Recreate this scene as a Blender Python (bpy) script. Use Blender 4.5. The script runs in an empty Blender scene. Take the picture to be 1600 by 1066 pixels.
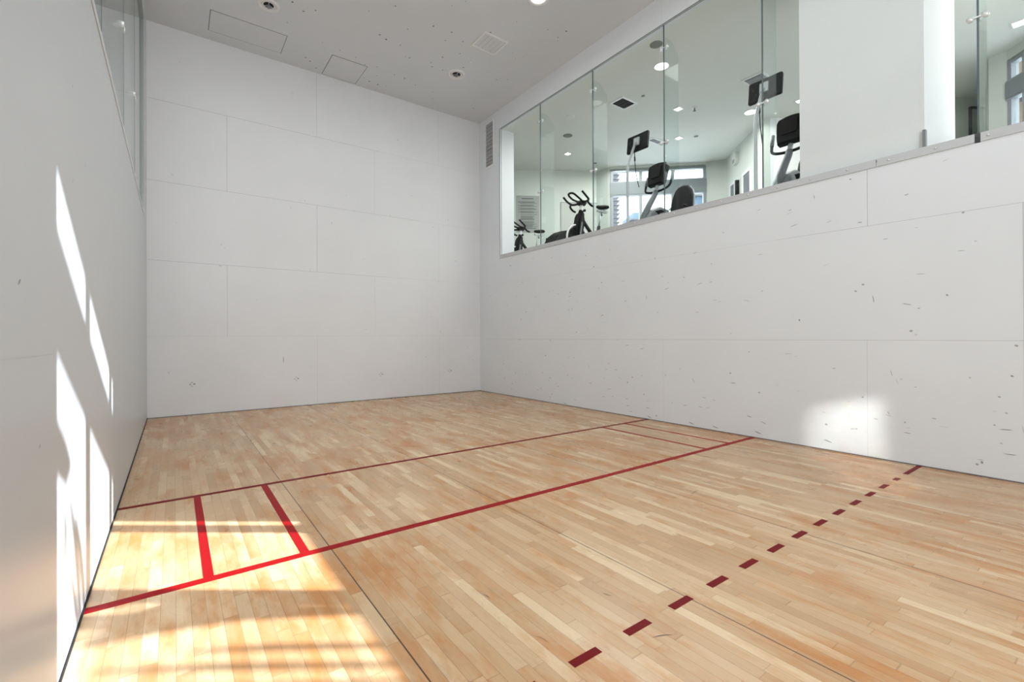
import bpy, bmesh, math, random
from mathutils import Vector, Matrix, Quaternion
random.seed(7)
S = bpy.context.scene
COL = S.collection
PI = math.pi
W, H, L = 6.096, 6.21, 12.2          # court width, height, length; front wall at y = 0, camera looks towards +y
SILL, HEAD = 3.0, 5.79               # gallery opening
GF, GC = 2.9, 5.8                    # gym floor and ceiling level

# ------------------------------------------------------------------ helpers
def lin(c):
    return tuple(((v/255)/12.92 if v/255 <= .04045 else ((v/255+.055)/1.055)**2.4) for v in c)

def mat(name, rgb, rough=.5, metal=0.0, spec=.5, emit=0, coat=0, noise=0, bump=0):
    m = bpy.data.materials.new(name); m.use_nodes = True
    nt = m.node_tree; b = nt.nodes['Principled BSDF']
    c = lin(rgb)
    b.inputs['Base Color'].default_value = (*c, 1)
    b.inputs['Roughness'].default_value = rough
    b.inputs['Metallic'].default_value = metal
    b.inputs['Specular IOR Level'].default_value = spec
    b.inputs['Coat Weight'].default_value = coat
    if emit:
        b.inputs['Emission Color'].default_value = (*c, 1)
        b.inputs['Emission Strength'].default_value = emit
    if noise or bump:
        tc = nt.nodes.new('ShaderNodeNewGeometry')
        n = nt.nodes.new('ShaderNodeTexNoise'); n.inputs['Scale'].default_value = 1.1 if noise else 60
        n.inputs['Detail'].default_value = 5
        nt.links.new(tc.outputs['Position'], n.inputs['Vector'])
        if noise:
            r = nt.nodes.new('ShaderNodeValToRGB')
            r.color_ramp.elements[0].position = .3; r.color_ramp.elements[1].position = .7
            r.color_ramp.elements[0].color = (*[v*(1-noise) for v in c], 1)
            r.color_ramp.elements[1].color = (*[min(1, v*(1+noise*.5)) for v in c], 1)
            nt.links.new(n.outputs['Fac'], r.inputs['Fac'])
            nt.links.new(r.outputs['Color'], b.inputs['Base Color'])
        if bump:
            n2 = nt.nodes.new('ShaderNodeTexNoise'); n2.inputs['Scale'].default_value = 3.0
            nt.links.new(tc.outputs['Position'], n2.inputs['Vector'])
            bp = nt.nodes.new('ShaderNodeBump'); bp.inputs['Strength'].default_value = bump
            bp.inputs['Distance'].default_value = .02
            nt.links.new(n2.outputs['Fac'], bp.inputs['Height'])
            nt.links.new(bp.outputs['Normal'], b.inputs['Normal'])
    return m

def glass_mat(name, tint, ior=1.5, extra=0.0):
    m = bpy.data.materials.new(name); m.use_nodes = True
    nt = m.node_tree; nt.nodes.clear()
    o = nt.nodes.new('ShaderNodeOutputMaterial')
    mx = nt.nodes.new('ShaderNodeMixShader')
    t = nt.nodes.new('ShaderNodeBsdfTransparent'); t.inputs['Color'].default_value = (*tint, 1)
    g = nt.nodes.new('ShaderNodeBsdfGlossy'); g.inputs['Roughness'].default_value = 0.0
    g.inputs['Color'].default_value = (.95, .97, .96, 1)
    f = nt.nodes.new('ShaderNodeFresnel'); f.inputs['IOR'].default_value = ior
    geo = nt.nodes.new('ShaderNodeNewGeometry')          # the back face of a sheet must not see the inverted ratio
    iv = nt.nodes.new('ShaderNodeMath'); iv.operation = 'MULTIPLY_ADD'
    iv.inputs[1].default_value = 1/ior - ior if False else 0.0; iv.inputs[2].default_value = ior
    nt.links.new(geo.outputs['Backfacing'], iv.inputs[0])
    iv.inputs[1].default_value = (1/ior - ior)
    nt.links.new(iv.outputs[0], f.inputs['IOR'])
    nt.links.new(f.outputs[0], mx.inputs[0])
    nt.links.new(t.outputs[0], mx.inputs[1]); nt.links.new(g.outputs[0], mx.inputs[2])
    nt.links.new(mx.outputs[0], o.inputs['Surface'])
    return m

class MB:
    """collects shapes, then links them as ONE mesh object"""
    def __init__(s): s.bm = bmesh.new(); s.mats = []
    def mi(s, m):
        if m is None: return 0
        if m not in s.mats: s.mats.append(m)
        return s.mats.index(m)
    def faces(s, vs, fs, m=None, smooth=False):
        i = s.mi(m); bv = [s.bm.verts.new(v) for v in vs]
        for f in fs:
            try: fc = s.bm.faces.new([bv[k] for k in f])
            except ValueError: continue
            fc.material_index = i; fc.smooth = smooth
        return bv
    def box(s, x0, x1, y0, y1, z0, z1, m=None, M=None):
        vs = [Vector(p) for p in ((x0,y0,z0),(x1,y0,z0),(x1,y1,z0),(x0,y1,z0),(x0,y0,z1),(x1,y0,z1),(x1,y1,z1),(x0,y1,z1))]
        if M is not None: vs = [M @ v for v in vs]
        s.faces(vs, [(0,3,2,1),(4,5,6,7),(0,1,5,4),(1,2,6,5),(2,3,7,6),(3,0,4,7)], m)
    def quad(s, pts, m=None): s.faces([Vector(p) for p in pts], [tuple(range(len(pts)))], m)
    def prism(s, poly, h0, h1, m=None, axis='y', M=None, smooth=False, inset=0):
        """extrude a 2-D outline; axis is the extrusion axis"""
        def P(a, b, h):
            v = {'y': Vector((a,h,b)), 'x': Vector((h,a,b)), 'z': Vector((a,b,h))}[axis]
            return M @ v if M is not None else v
        n = len(poly); rings = []
        if inset:
            cx = sum(p[0] for p in poly)/n; cy = sum(p[1] for p in poly)/n
            sm = [(cx+(p[0]-cx)*(1-inset), cy+(p[1]-cy)*(1-inset)) for p in poly]
            d = (h1-h0)*.18
            rings = [(sm,h0),(poly,h0+d),(poly,h1-d),(sm,h1)]
        else: rings = [(poly,h0),(poly,h1)]
        vs = [P(a,b,h) for r,h in rings for a,b in r]; fs = []
        for k in range(len(rings)-1):
            for i in range(n): fs.append((k*n+i, k*n+(i+1)%n, (k+1)*n+(i+1)%n, (k+1)*n+i))
        i = s.mi(m); bv = [s.bm.verts.new(v) for v in vs]
        for f in fs:
            fc = s.bm.faces.new([bv[k] for k in f]); fc.material_index = i; fc.smooth = smooth
        for f in (tuple(reversed(range(n))), tuple(range((len(rings)-1)*n, len(rings)*n))):
            fc = s.bm.faces.new([bv[k] for k in f]); fc.material_index = i
    def tube(s, pts, r, m=None, seg=10, M=None, smooth_path=0):
        P = [Vector(p) for p in pts]
        if smooth_path:
            Q = []
            for i in range(len(P)-1):
                p0 = P[max(i-1,0)]; p1 = P[i]; p2 = P[i+1]; p3 = P[min(i+2,len(P)-1)]
                for k in range(smooth_path):
                    t = k/smooth_path
                    Q.append(.5*((2*p1)+(p2-p0)*t+(2*p0-5*p1+4*p2-p3)*t*t+(3*p1-p0-3*p2+p3)*t**3))
            Q.append(P[-1]); P = Q
        if M is not None: P = [M @ p for p in P]
        n = len(P); R = r if isinstance(r,(list,tuple)) else [r]*n
        if len(R) != n: R = [R[0]+(R[-1]-R[0])*k/(n-1) for k in range(n)]
        T = [(P[min(i+1,n-1)]-P[max(i-1,0)]).normalized() for i in range(n)]
        up = Vector((0,0,1)) if abs(T[0].z) < .9 else Vector((1,0,0))
        a = T[0].cross(up).normalized(); vs = []
        for i in range(n):
            if i: a = (a - T[i]*a.dot(T[i])).normalized()
            b = T[i].cross(a)
            for k in range(seg):
                th = 2*PI*k/seg; vs.append(P[i]+R[i]*(math.cos(th)*a+math.sin(th)*b))
        fs = [(i*seg+k, i*seg+(k+1)%seg, (i+1)*seg+(k+1)%seg, (i+1)*seg+k) for i in range(n-1) for k in range(seg)]
        fs += [tuple(reversed(range(seg))), tuple(range((n-1)*seg, n*seg))]
        s.faces(vs, fs, m, True)
    def lathe(s, prof, c=(0,0,0), m=None, seg=32, M=None):
        """prof: (radius, height) about z at c"""
        vs = []; n = len(prof)
        for r,h in prof:
            for k in range(seg):
                v = Vector((c[0]+r*math.cos(2*PI*k/seg), c[1]+r*math.sin(2*PI*k/seg), c[2]+h))
                vs.append(M @ v if M is not None else v)
        fs = [(i*seg+k, i*seg+(k+1)%seg, (i+1)*seg+(k+1)%seg, (i+1)*seg+k) for i in range(n-1) for k in range(seg)]
        if prof[0][0] > 1e-4: fs.append(tuple(reversed(range(seg))))
        if prof[-1][0] > 1e-4: fs.append(tuple(range((n-1)*seg, n*seg)))
        s.faces(vs, fs, m, True)
    def build(s, name, m=None, parent=None, bevel=0, **kw):
        bmesh.ops.remove_doubles(s.bm, verts=s.bm.verts, dist=1e-5)
        bmesh.ops.recalc_face_normals(s.bm, faces=s.bm.faces)
        me = bpy.data.meshes.new(name); s.bm.to_mesh(me); s.bm.free()
        o = bpy.data.objects.new(name, me); COL.objects.link(o)
        for x in (s.mats or [m]): me.materials.append(x)
        if parent is not None: o.parent = parent
        if bevel:
            b = o.modifiers.new('bevel', 'BEVEL'); b.width = bevel; b.segments = 2; b.limit_method = 'ANGLE'
        for k, v in kw.items(): o[k] = v
        return o

def thing(name, label, cat, loc=(0,0,0), rz=0, group=None, kind=None):
    o = bpy.data.objects.new(name, None); COL.objects.link(o)
    o.location = loc; o.rotation_euler = (0,0,rz); o.empty_display_size = .1
    o['label'] = label; o['category'] = cat
    if group: o['group'] = group
    if kind: o['kind'] = kind
    return o
def tag(o, label=None, cat=None, group=None, kind=None):
    for k, v in (('label',label),('category',cat),('group',group),('kind',kind)):
        if v: o[k] = v
    return o
def struct(o, label, cat): return tag(o, label, cat, None, 'structure')
def dup(root, loc, rz=None, label=None):
    r = root.copy(); COL.objects.link(r); r.location = loc
    if rz is not None: r.rotation_euler = (0,0,rz)
    if label: r['label'] = label
    for ch in list(root.children):
        c = ch.copy(); COL.objects.link(c); c.parent = r
        for g in list(ch.children):
            d = g.copy(); COL.objects.link(d); d.parent = c
    return r
def lineM(p, q):
    """frame whose x runs p -> q on the ground plan, y to its left"""
    p = Vector((p[0],p[1],0)); q = Vector((q[0],q[1],0)); d = (q-p)
    return Matrix.Translation(p) @ Matrix.Rotation(math.atan2(d.y,d.x), 4, 'Z'), d.length

# ------------------------------------------------------------------ materials
WALLC = (225,226,228)
m_wall = mat('white_wall_paint', WALLC, .42, spec=.35, noise=.03, bump=.05)
m_wall_r = mat('white_wall_paint_right', (226,230,233), .42, spec=.35, noise=.02, bump=.05)
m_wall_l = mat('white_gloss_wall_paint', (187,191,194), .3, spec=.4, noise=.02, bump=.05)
m_seam = mat('panel_seam', (192,193,196), .7)
m_seam_f = mat('panel_seam_faint', (208,209,212), .7)
m_seam2 = mat('scuff_pale', (170,170,172), .8)
m_scuff = mat('ball_scuff', (150,150,152), .8)
m_scuff_d = mat('ball_scuff_dark', (92,92,94), .8)
m_ceil = mat('ceiling_paint', (218,222,226), .8, spec=.2, noise=.02)
m_groove = mat('ceiling_groove', (140,140,142), .8)
m_louv = mat('louvre_grey', (200,200,200), .5)
m_white = mat('white_enamel', (232,232,232), .35)
m_gymw = mat('gym_wall_paint', (205,210,203), .7, noise=.02)
m_gymc = mat('gym_ceiling_paint', (226,228,221), .8)
m_gymf = mat('gym_rubber_floor', (95,96,98), .7, noise=.1)
m_alu = mat('brushed_aluminium', (200,202,203), .38, metal=.35)
m_alu_d = mat('dark_channel', (112,114,116), .4, metal=.4)
m_chrome = mat('polished_clamp', (232,236,236), .25, metal=.3)
m_black = mat('black_plastic', (9,9,10), .5, spec=.3)
m_blackm = mat('black_steel', (14,14,15), .4, spec=.35)
m_vinyl = mat('black_vinyl', (8,8,11), .6, spec=.3)
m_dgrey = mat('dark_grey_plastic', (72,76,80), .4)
m_silver = mat('silver_paint', (190,194,197), .35, metal=.4)
m_grey = mat('grey_paint', (128,132,135), .45, metal=.2)
m_post = mat('graphite_paint', (108,113,117), .4, metal=.3)
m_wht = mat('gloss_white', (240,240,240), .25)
m_mull = mat('window_mullion_grey', (150,156,160), .5)
m_span = mat('spandrel_grey', (132,140,142), .6)
m_dark = mat('dark_void', (14,14,15), .8)
m_gap = mat('shadow_gap', (16,15,15), .9)
m_emit = mat('lit_diffuser', (255,252,245), .5, emit=6)
m_red = mat('red_court_line', (148,8,14), .45, spec=.12)
m_red_d = mat('dark_red_court_line', (112,2,9), .45, spec=.1)
m_paper = mat('sign_paper', (160,162,158), .6)
m_ink = mat('sign_ink', (96,98,97), .7)
m_board = mat('pale_board', (176,180,173), .35)
m_frame = mat('grey_frame', (150,154,152), .4, metal=.3)
m_print = mat('dark_print', (92,98,100), .4)
m_conc = mat('pale_concrete', (222,224,226), .8, noise=.05)
m_blue = mat('pale_blue_facade', (84,108,130), .5)
m_tower = mat('tower_facade', (104,108,112), .7)
m_slab = mat('tower_slab', (84,88,92), .7)
m_beige = mat('beige_facade', (120,104,86), .8, noise=.08)
m_glass = glass_mat('clear_gallery_glass', (.982,.992,.986), 1.12)
m_glass_l = glass_mat('left_gallery_glass', (.982,.992,.986), 1.5)
m_fin = glass_mat('greenish_fin_glass', (.935,.962,.96), 1.17)
m_edge = mat('green_glass_edge', (84,98,98), .2)
m_green = mat('leaf_green', (60,90,40), .6)

def floor_material():
    m = bpy.data.materials.new('maple_strip_floor'); m.use_nodes = True
    nt = m.node_tree; N = nt.nodes; K = nt.links; b = N['Principled BSDF']
    geo = N.new('ShaderNodeNewGeometry'); sp = N.new('ShaderNodeSeparateXYZ'); K.new(geo.outputs['Position'], sp.inputs[0])
    def ma(op, a, c=None, d=None):
        n = N.new('ShaderNodeMath'); n.operation = op
        for i, v in enumerate((a, c, d)):
            if v is None: continue
            if isinstance(v, (int,float)): n.inputs[i].default_value = v
            else: K.new(v, n.inputs[i])
        return n.outputs[0]
    def comb(x, y, z=0):
        n = N.new('ShaderNodeCombineXYZ')
        for i, v in enumerate((x,y,z)):
            if isinstance(v,(int,float)): n.inputs[i].default_value = v
            else: K.new(v, n.inputs[i])
        return n.outputs[0]
    def ramp(f, stops):
        n = N.new('ShaderNodeValToRGB'); e = n.color_ramp.elements
        while len(e) < len(stops): e.new(.5)
        for el,(p,c) in zip(e, stops): el.position = p; el.color = (*c,1)
        K.new(f, n.inputs[0]); return n.outputs[0]
    def mix(f, a, c, mode='MIX'):
        n = N.new('ShaderNodeMix'); n.data_type = 'RGBA'; n.blend_type = mode
        if isinstance(f,(int,float)): n.inputs[0].default_value = f
        else: K.new(f, n.inputs[0])
        for i, v in ((6,a),(7,c)):
            if isinstance(v, tuple): n.inputs[i].default_value = (*v,1)
            else: K.new(v, n.inputs[i])
        return n.outputs[2]
    def wn(v, dim='2D'):
        n = N.new('ShaderNodeTexWhiteNoise'); n.noise_dimensions = dim
        K.new(v, n.inputs['W' if dim == '1D' else 'Vector']); return n
    def noise(v, scale, detail=4, rough=.5):
        n = N.new('ShaderNodeTexNoise'); n.inputs['Scale'].default_value = scale
        n.inputs['Detail'].default_value = detail; n.inputs['Roughness'].default_value = rough
        K.new(v, n.inputs['Vector']); return n.outputs['Fac']
    X, Y = sp.outputs[0], sp.outputs[1]
    bx = ma('DIVIDE', X, .0573); bi = ma('FLOOR', bx); bf = ma('FRACT', bx)
    r1 = wn(bi, '1D').outputs['Value']
    yl = ma('ADD', ma('DIVIDE', Y, .62), ma('MULTIPLY', r1, 37.0))
    wob = ma('MULTIPLY', ma('SINE', ma('MULTIPLY', yl, 2.3)), .22)
    yl = ma('ADD', yl, wob)
    bj = ma('FLOOR', yl); yf = ma('FRACT', yl)
    w2 = wn(comb(bi, bj)); r2 = w2.outputs['Value']
    base = ramp(r2, [(0,lin((186,151,113))),(.25,lin((196,161,122))),(.55,lin((201,168,130))),(.82,lin((207,176,139))),(.97,lin((220,193,156)))])
    # per-board offset keeps stains inside boards
    off = N.new('ShaderNodeVectorMath'); off.operation = 'SCALE'; K.new(w2.outputs['Color'], off.inputs[0]); off.inputs['Scale'].default_value = .55
    pv = N.new('ShaderNodeVectorMath'); pv.operation = 'ADD'
    K.new(comb(ma('MULTIPLY', X, 6.5), ma('MULTIPLY', Y, 1.9)), pv.inputs[0]); K.new(off.outputs[0], pv.inputs[1])
    st = noise(pv.outputs[0], 1.0, 5, .6)
    big = noise(comb(X, ma('MULTIPLY', Y, .7)), .9, 3)
    st = ma('ADD', st, ma('MULTIPLY', ma('SUBTRACT', big, .5), .5))
    sm = ramp(st, [(.46,(0,0,0)),(.56,(.45,.45,.45)),(.68,(1,1,1))])
    base = mix(ma('MULTIPLY', sm, .88), base, lin((188,126,66)))
    st2 = noise(comb(ma('MULTIPLY', X, 9), ma('MULTIPLY', Y, 3.0), 7.3), 1.0, 6, .65)
    dk = ramp(st2, [(.60,(0,0,0)),(.74,(1,1,1))])
    base = mix(ma('MULTIPLY', dk, .45), base, lin((150,116,86)))
    pale = noise(comb(ma('MULTIPLY', X, 2), ma('MULTIPLY', Y, 1.1), 3.1), 1.0, 4)
    base = mix(ma('MULTIPLY', ramp(pale, [(.5,(0,0,0)),(.7,(1,1,1))]), .3), base, lin((222,190,156)))
    gr = noise(comb(ma('MULTIPLY', X, 140), ma('MULTIPLY', Y, 6)), 1.0, 3)
    base = mix(.16, base, mix(1.0, base, ramp(gr, [(.3,(.72,.68,.62)),(.7,(1.1,1.1,1.1))]), 'MULTIPLY'))
    fl = noise(comb(ma('MULTIPLY', X, 60), ma('MULTIPLY', Y, 9)), 1.0, 4, .7)
    base = mix(ma('MULTIPLY', ramp(fl, [(.62,(0,0,0)),(.78,(1,1,1))]), .35), base, lin((140,100,66)))
    gap = ma('LESS_THAN', bf, .036)
    base = mix(ma('MULTIPLY', gap, .5), base, lin((110,78,50)))
    ej = ma('LESS_THAN', yf, .006)
    base = mix(ma('MULTIPLY', ej, .32), base, lin((110,76,48)))
    # wide joints between floor sections, every 1.235 m
    sx = ma('FRACT', ma('DIVIDE', ma('SUBTRACT', X, 1.092-.004), 1.235))
    seam = ma('LESS_THAN', sx, .0052)
    base = mix(ma('MULTIPLY', seam, .85), base, lin((52,40,30)))
    K.new(base, b.inputs['Base Color'])
    b.inputs['Specular IOR Level'].default_value = .36
    rr = noise(comb(ma('MULTIPLY', X, 3), ma('MULTIPLY', Y, 1)), 1.5, 3)
    K.new(ma('MULTIPLY_ADD', rr, .16, .2), b.inputs['Roughness'])
    bp = N.new('ShaderNodeBump'); bp.inputs['Strength'].default_value = .12; bp.inputs['Distance'].default_value = .002
    K.new(ma('ADD', ma('MULTIPLY', gap, -1), ma('MULTIPLY', r2, .6)), bp.inputs['Height']); K.new(bp.outputs[0], b.inputs['Normal'])
    return m
m_floor = floor_material()

# ------------------------------------------------------------------ court shell
b = MB(); b.box(0, W, -L, 0, -.2, 0, m_floor)
rs = random.Random(3)
for k in range(34):                                   # dark shoe marks on the boards
    x, y, a, l = rs.uniform(.3,5.9), rs.uniform(-8.2,-.6), rs.uniform(0,PI), rs.uniform(.05,.16)
    pts = []; bend = rs.uniform(-.6,.6)
    for i in range(6):
        t = i/5-.5; aa = a+bend*t
        pts.append((x+math.cos(aa)*l*t, y+math.sin(aa)*l*t))
    wd = rs.uniform(.0012,.003)
    n = (-math.sin(a)*wd, math.cos(a)*wd)
    mm = m_scuff_d
    b.quad([(p[0]+n[0]*(1-abs(i-2.5)/2.6), p[1]+n[1]*(1-abs(i-2.5)/2.6), .0009) for i,p in enumerate(pts)] +
           [(p[0]-n[0]*(1-abs(i-2.5)/2.6), p[1]-n[1]*(1-abs(i-2.5)/2.6), .0009) for i,p in reversed(list(enumerate(pts)))], mm)
floor = struct(b.build('floor'), 'pale maple strip floor of the ball court with red lines', 'floor')

def strip(name, x0, x1, y0, y1, m=m_red, label=None):
    b = MB(); b.box(x0, x1, y0, y1, -.001, .0015)
    o = b.build(name, m, floor)
    if label: o['label'] = label
    return o
strip('service_line', .004, W-.004, -4.745, -4.695, m_red_d)
strip('short_line', .004, W-.004, -6.32, -6.262, m_red)
for x0, x1 in ((.462,.508),(.932,.98),(5.085,5.125),(5.545,5.585)):
    strip('service_box_line', x0, x1, -6.262, -4.745, m_red)
for k in range(14):                                    # dashes of the receiving line, pitch about 0.313 m
    x0 = 1.250 + k*.3135 if k < 13 else 5.365
    strip('receiving_line_dash', x0, x0+.148 if k < 13 else x0+.1, -7.888, -7.850, m_red_d)
strip('receiving_line_dash', 5.66, W-.004, -7.888, -7.850, m_red_d)

def seam(b, axis, p0, p1, pos, w=.004, m=m_seam):
    """thin line on a wall: p0, p1 in (horizontal, z)"""
    (a0,z0),(a1,z1) = p0, p1; h = w/2
    if abs(a1-a0) > abs(z1-z0): q = [(a0,z0-h),(a1,z1-h),(a1,z1+h),(a0,z0+h)]
    else: q = [(a0-h,z0),(a0+h,z0),(a1+h,z1),(a1-h,z1)]
    b.quad([((pos,a,z) if axis == 'x' else (a,pos,z)) for a,z in q], m)
def scuff(b, axis, a, z, l, ang, wd, pos, m):
    c, s_ = math.cos(ang), math.sin(ang)
    q = [(-l/2,0),(-l*.2,-wd/2),(l*.25,-wd*.4),(l/2,0),(l*.2,wd/2),(-l*.25,wd*.4)]
    q = [(a+c*u-s_*v, z+s_*u+c*v) for u,v in q]
    b.quad([((pos,u,v) if axis == 'x' else (u,pos,v)) for u,v in q], m)

# front wall: staggered panels
b = MB(); b.box(-.2, W+.2, 0, .2, -.2, H+.1, m_wall)
Y0 = -.0012
for z, xe in ((5.01,3.7),(3.73,4.6),(2.48,3.9)): seam(b,'y',(.01,z),(xe,z),Y0,.006,m_seam); seam(b,'y',(xe,z),(W,z),Y0,.005,m_seam_f)
seam(b,'y',(.01,1.28),(W,1.28),Y0,.004,m_seam_f)
for x,z0,z1,m in ((2.51,5.01,H,m_seam),(5.04,5.01,H,m_seam_f),(1.07,3.73,5.01,m_seam),(3.61,3.73,5.01,m_seam_f),(2.51,2.48,3.73,m_seam),
                  (5.04,2.48,3.73,m_seam_f),(1.07,1.28,2.48,m_seam),(3.61,1.28,2.48,m_seam_f),(2.51,0,1.28,m_seam_f),(5.04,0,1.28,m_seam_f)):
    seam(b,'y',(x,z0),(x,z1),Y0,.006,m)
for x in (.576,2.144,3.725,5.302):                     # small worn diamond marks low on the wall
    for dx,dz,w_,h_,m in ((0,.032,.018,.009,m_seam2),(-.028,0,.018,.009,m_seam2),(.03,.004,.02,.015,m_scuff),(.002,-.03,.016,.009,m_seam2)):
        b.quad([(x+dx-w_,Y0,.5+dz),(x+dx,Y0,.5+dz-h_),(x+dx+w_,Y0,.5+dz),(x+dx,Y0,.5+dz+h_)], m)
rs = random.Random(11)
for k in range(38):
    scuff(b,'y',rs.uniform(.2,5.9),rs.uniform(.3,5.9),rs.uniform(.02,.07),rs.choice([PI/2,.2,-.3,1.2]),rs.uniform(.006,.016),Y0,m_seam)
scuff(b,'y',1.93,.86,.13,PI/2,.012,Y0,m_scuff)
b.box(0, W, -.006, .0, 0, .012, m_alu_d)
struct(b.build('wall_front'), 'white panelled front wall of the court', 'wall')

# left wall with the gallery opening
b = MB()
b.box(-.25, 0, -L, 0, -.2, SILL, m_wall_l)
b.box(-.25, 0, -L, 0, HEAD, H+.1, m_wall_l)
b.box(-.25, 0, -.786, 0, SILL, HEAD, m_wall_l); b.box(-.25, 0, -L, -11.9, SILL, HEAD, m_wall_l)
X0 = .0012
seam(b,'x',(-9.4,1.21),(-6.9,1.2),X0,.004,m_seam); seam(b,'x',(-6.9,1.2),(0,1.2),X0,.003,m_seam_f)
seam(b,'x',(-7.62,0),(-7.62,1.2),X0,.004,m_seam_f)
rs = random.Random(5)
for k in range(26):
    scuff(b,'x',rs.uniform(-7.6,-.5),rs.uniform(.15,2.7),rs.uniform(.01,.035),rs.uniform(.4,2.2),rs.uniform(.003,.008),X0,m_scuff)
b.box(0, .006, -L, 0, 0, .016, m_gap)
struct(b.build('wall_left'), 'glossy white left wall of the court with sun streaks', 'wall')

# right wall
b = MB(); T = 6.48
b.box(W, W+.1, -L, .0, -.2, SILL, m_wall_r)              # below the sill
b.box(W, W+.12, -L, -.83, HEAD, H+.1, m_wall_r)          # header above the glass
b.box(W, T, -.83, 0, SILL, H+.1, m_wall_r)
b.box(W, T, -9.56, -9.2, SILL, HEAD, m_wall_r)           # solid pier behind the camera
b.box(W, W+.12, -10.775, -10.71, SILL, HEAD, m_wall_r); b.box(W, W+.12, -9.785, -9.725, SILL, HEAD, m_wall_r)
b.box(W, W+.03, -L, -11.455, SILL, HEAD, m_wall_r)
X1 = W-.0012
seam(b,'x',(-8.6,2.36),(-6.6,2.38),X1,.004,m_seam); seam(b,'x',(-6.6,2.38),(-.2,2.42),X1,.003,m_seam_f)
seam(b,'x',(-8.6,1.2),(-.2,1.2),X1,.004,m_seam)
seam(b,'x',(-7.47,2.37),(-7.47,2.95),X1,.005,m_seam); seam(b,'x',(-7.46,0),(-7.46,1.2),X1,.004,m_seam_f)
seam(b,'x',(-8.55,0),(-8.55,2.36),X1,.006,m_seam); seam(b,'x',(-5.0,0),(-5.0,1.2),X1,.003,m_seam_f); seam(b,'x',(-5.0,HEAD+.02),(-5.0,H),X1,.003,m_seam_f)
rs = random.Random(21)
for k in range(230):                                    # ball marks
    y = -.3-8.3*rs.random()**1.1; z = rs.choice([rs.uniform(.1,2.9), rs.uniform(1.5,2.9), rs.uniform(.05,.9)])
    dot = rs.random() < .35
    l = rs.uniform(.015,.03) if dot else rs.uniform(.025,.09)
    scuff(b,'x',y,z,l,rs.uniform(-.35,.35)+(0 if rs.random()<.85 else 1.2),rs.uniform(.004,.009) if not dot else l*.7,X1,
          rs.choice([m_seam_f,m_seam,m_seam2,m_seam2,m_seam2,m_seam2,m_scuff]) if rs.random()<.97 else m_scuff)
for y,z in ((-4.75,.04),(-5.45,.05),(-5.8,.05),(-6.35,.07),(-2.9,.03),(-7.1,.1)): scuff(b,'x',y,z,.09,.25,.012,X1,m_scuff)
b.box(W-.004, W, -L, 0, 0, .01, m_alu_d)
struct(b.build('wall_right'), 'white right wall of the court with ball scuffs', 'wall')

b = MB(); b.box(-.25, W+.2, -L-.2, -L, -.2, H+.1, m_wall)
struct(b.build('wall_back'), 'plain white back wall of the court', 'wall')

# court ceiling
b = MB(); b.box(-.25, W+.12, -L-.2, .2, H, H+.2, m_ceil)
rs = random.Random(9); ZC = H-.0012
for k in range(85):
    x, y = rs.uniform(1.6,5.6), -4.6*rs.random(); r = rs.uniform(.008,.02)
    b.quad([(x+r*math.cos(t*PI/3)*rs.uniform(.7,1.2), y+r*math.sin(t*PI/3), ZC) for t in range(6)], m_scuff if rs.random()<.88 else m_scuff_d)
struct(b.build('ceiling'), 'grey-white court ceiling peppered with ball marks', 'ceiling')

# ------------------------------------------------------------------ ceiling fittings
def access_panel(x0,x1,y0,y1,label):
    t = thing('ceiling_access_panel', label, 'access panel', ((x0+x1)/2,(y0+y1)/2,H))
    w, d = (x1-x0)/2, (y1-y0)/2; g = .012
    b = MB(); b.box(-w+g, w-g, -d+g, d-g, -.006, 0); b.build('panel_door', m_ceil, t)
    b = MB()
    for a in ((-w,w,-d,-d+g),(-w,w,d-g,d),(-w,-w+g,-d+g,d-g),(w-g,w,-d+g,d-g)): b.box(*a, -.003, 0)
    b.build('panel_frame', m_groove, t)
access_panel(.79,1.86,-.86,-.28,'long rectangular flush access panel in the court ceiling')
access_panel(2.59,3.22,-.765,-.05,'smaller square flush access panel against the front wall')

def downlight(x, y, r, label, lit=False, z=H, grp='round downlights in the court ceiling'):
    t = thing('recessed_downlight', label, 'downlight', (x,y,z), 0, grp)
    b = MB(); b.lathe([(r*.66,-.002),(r*.7,-.016),(r*.9,-.02),(r,-.01),(r,0)]); b.build('trim_ring', m_white, t)
    if lit:
        b = MB(); b.lathe([(0,-.012),(r*.55,-.011),(r*.67,-.006)]); b.build('lens', m_emit, t)
    else:
        b = MB(); b.lathe([(r*.66,-.003),(r*.58,-.012),(r*.46,-.004),(r*.44,-.003)]); b.build('reflector', m_white, t)
        b = MB(); b.lathe([(0,-.004),(r*.46,-.004),(r*.46,-.001)]); b.build('baffle', m_dark, t)
        b = MB(); b.lathe([(0,-.05),(r*.13,-.046),(r*.17,-.028),(r*.17,-.004)]); b.build('lamp', m_grey, t)
        for k in range(3):
            b = MB(); a = k*2*PI/3+.4; b.box(r*.16, r*.46, -.006, .006, -.012, -.004, None, Matrix.Rotation(a,4,'Z'))
            b.build('bracket', m_silver, t)
    return t
downlight(1.49,-1.47,.15,'unlit round downlight beside the long access panel')
downlight(4.66,-1.49,.165,'unlit round downlight nearest the right front corner')
downlight(4.66,-3.93,.165,'lit round downlight at the top edge of the view', True)
downlight(1.49,-3.93,.15,'lit round downlight on the left above the view', True)
b = MB(); b.lathe([(0,-.014),(.02,-.014),(.035,-.008),(.04,0)], (4.674,-1.98,H))
tag(b.build('ceiling_cover_plate', m_ceil), 'tiny round cover plate between register and downlight', 'cover plate')

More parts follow.
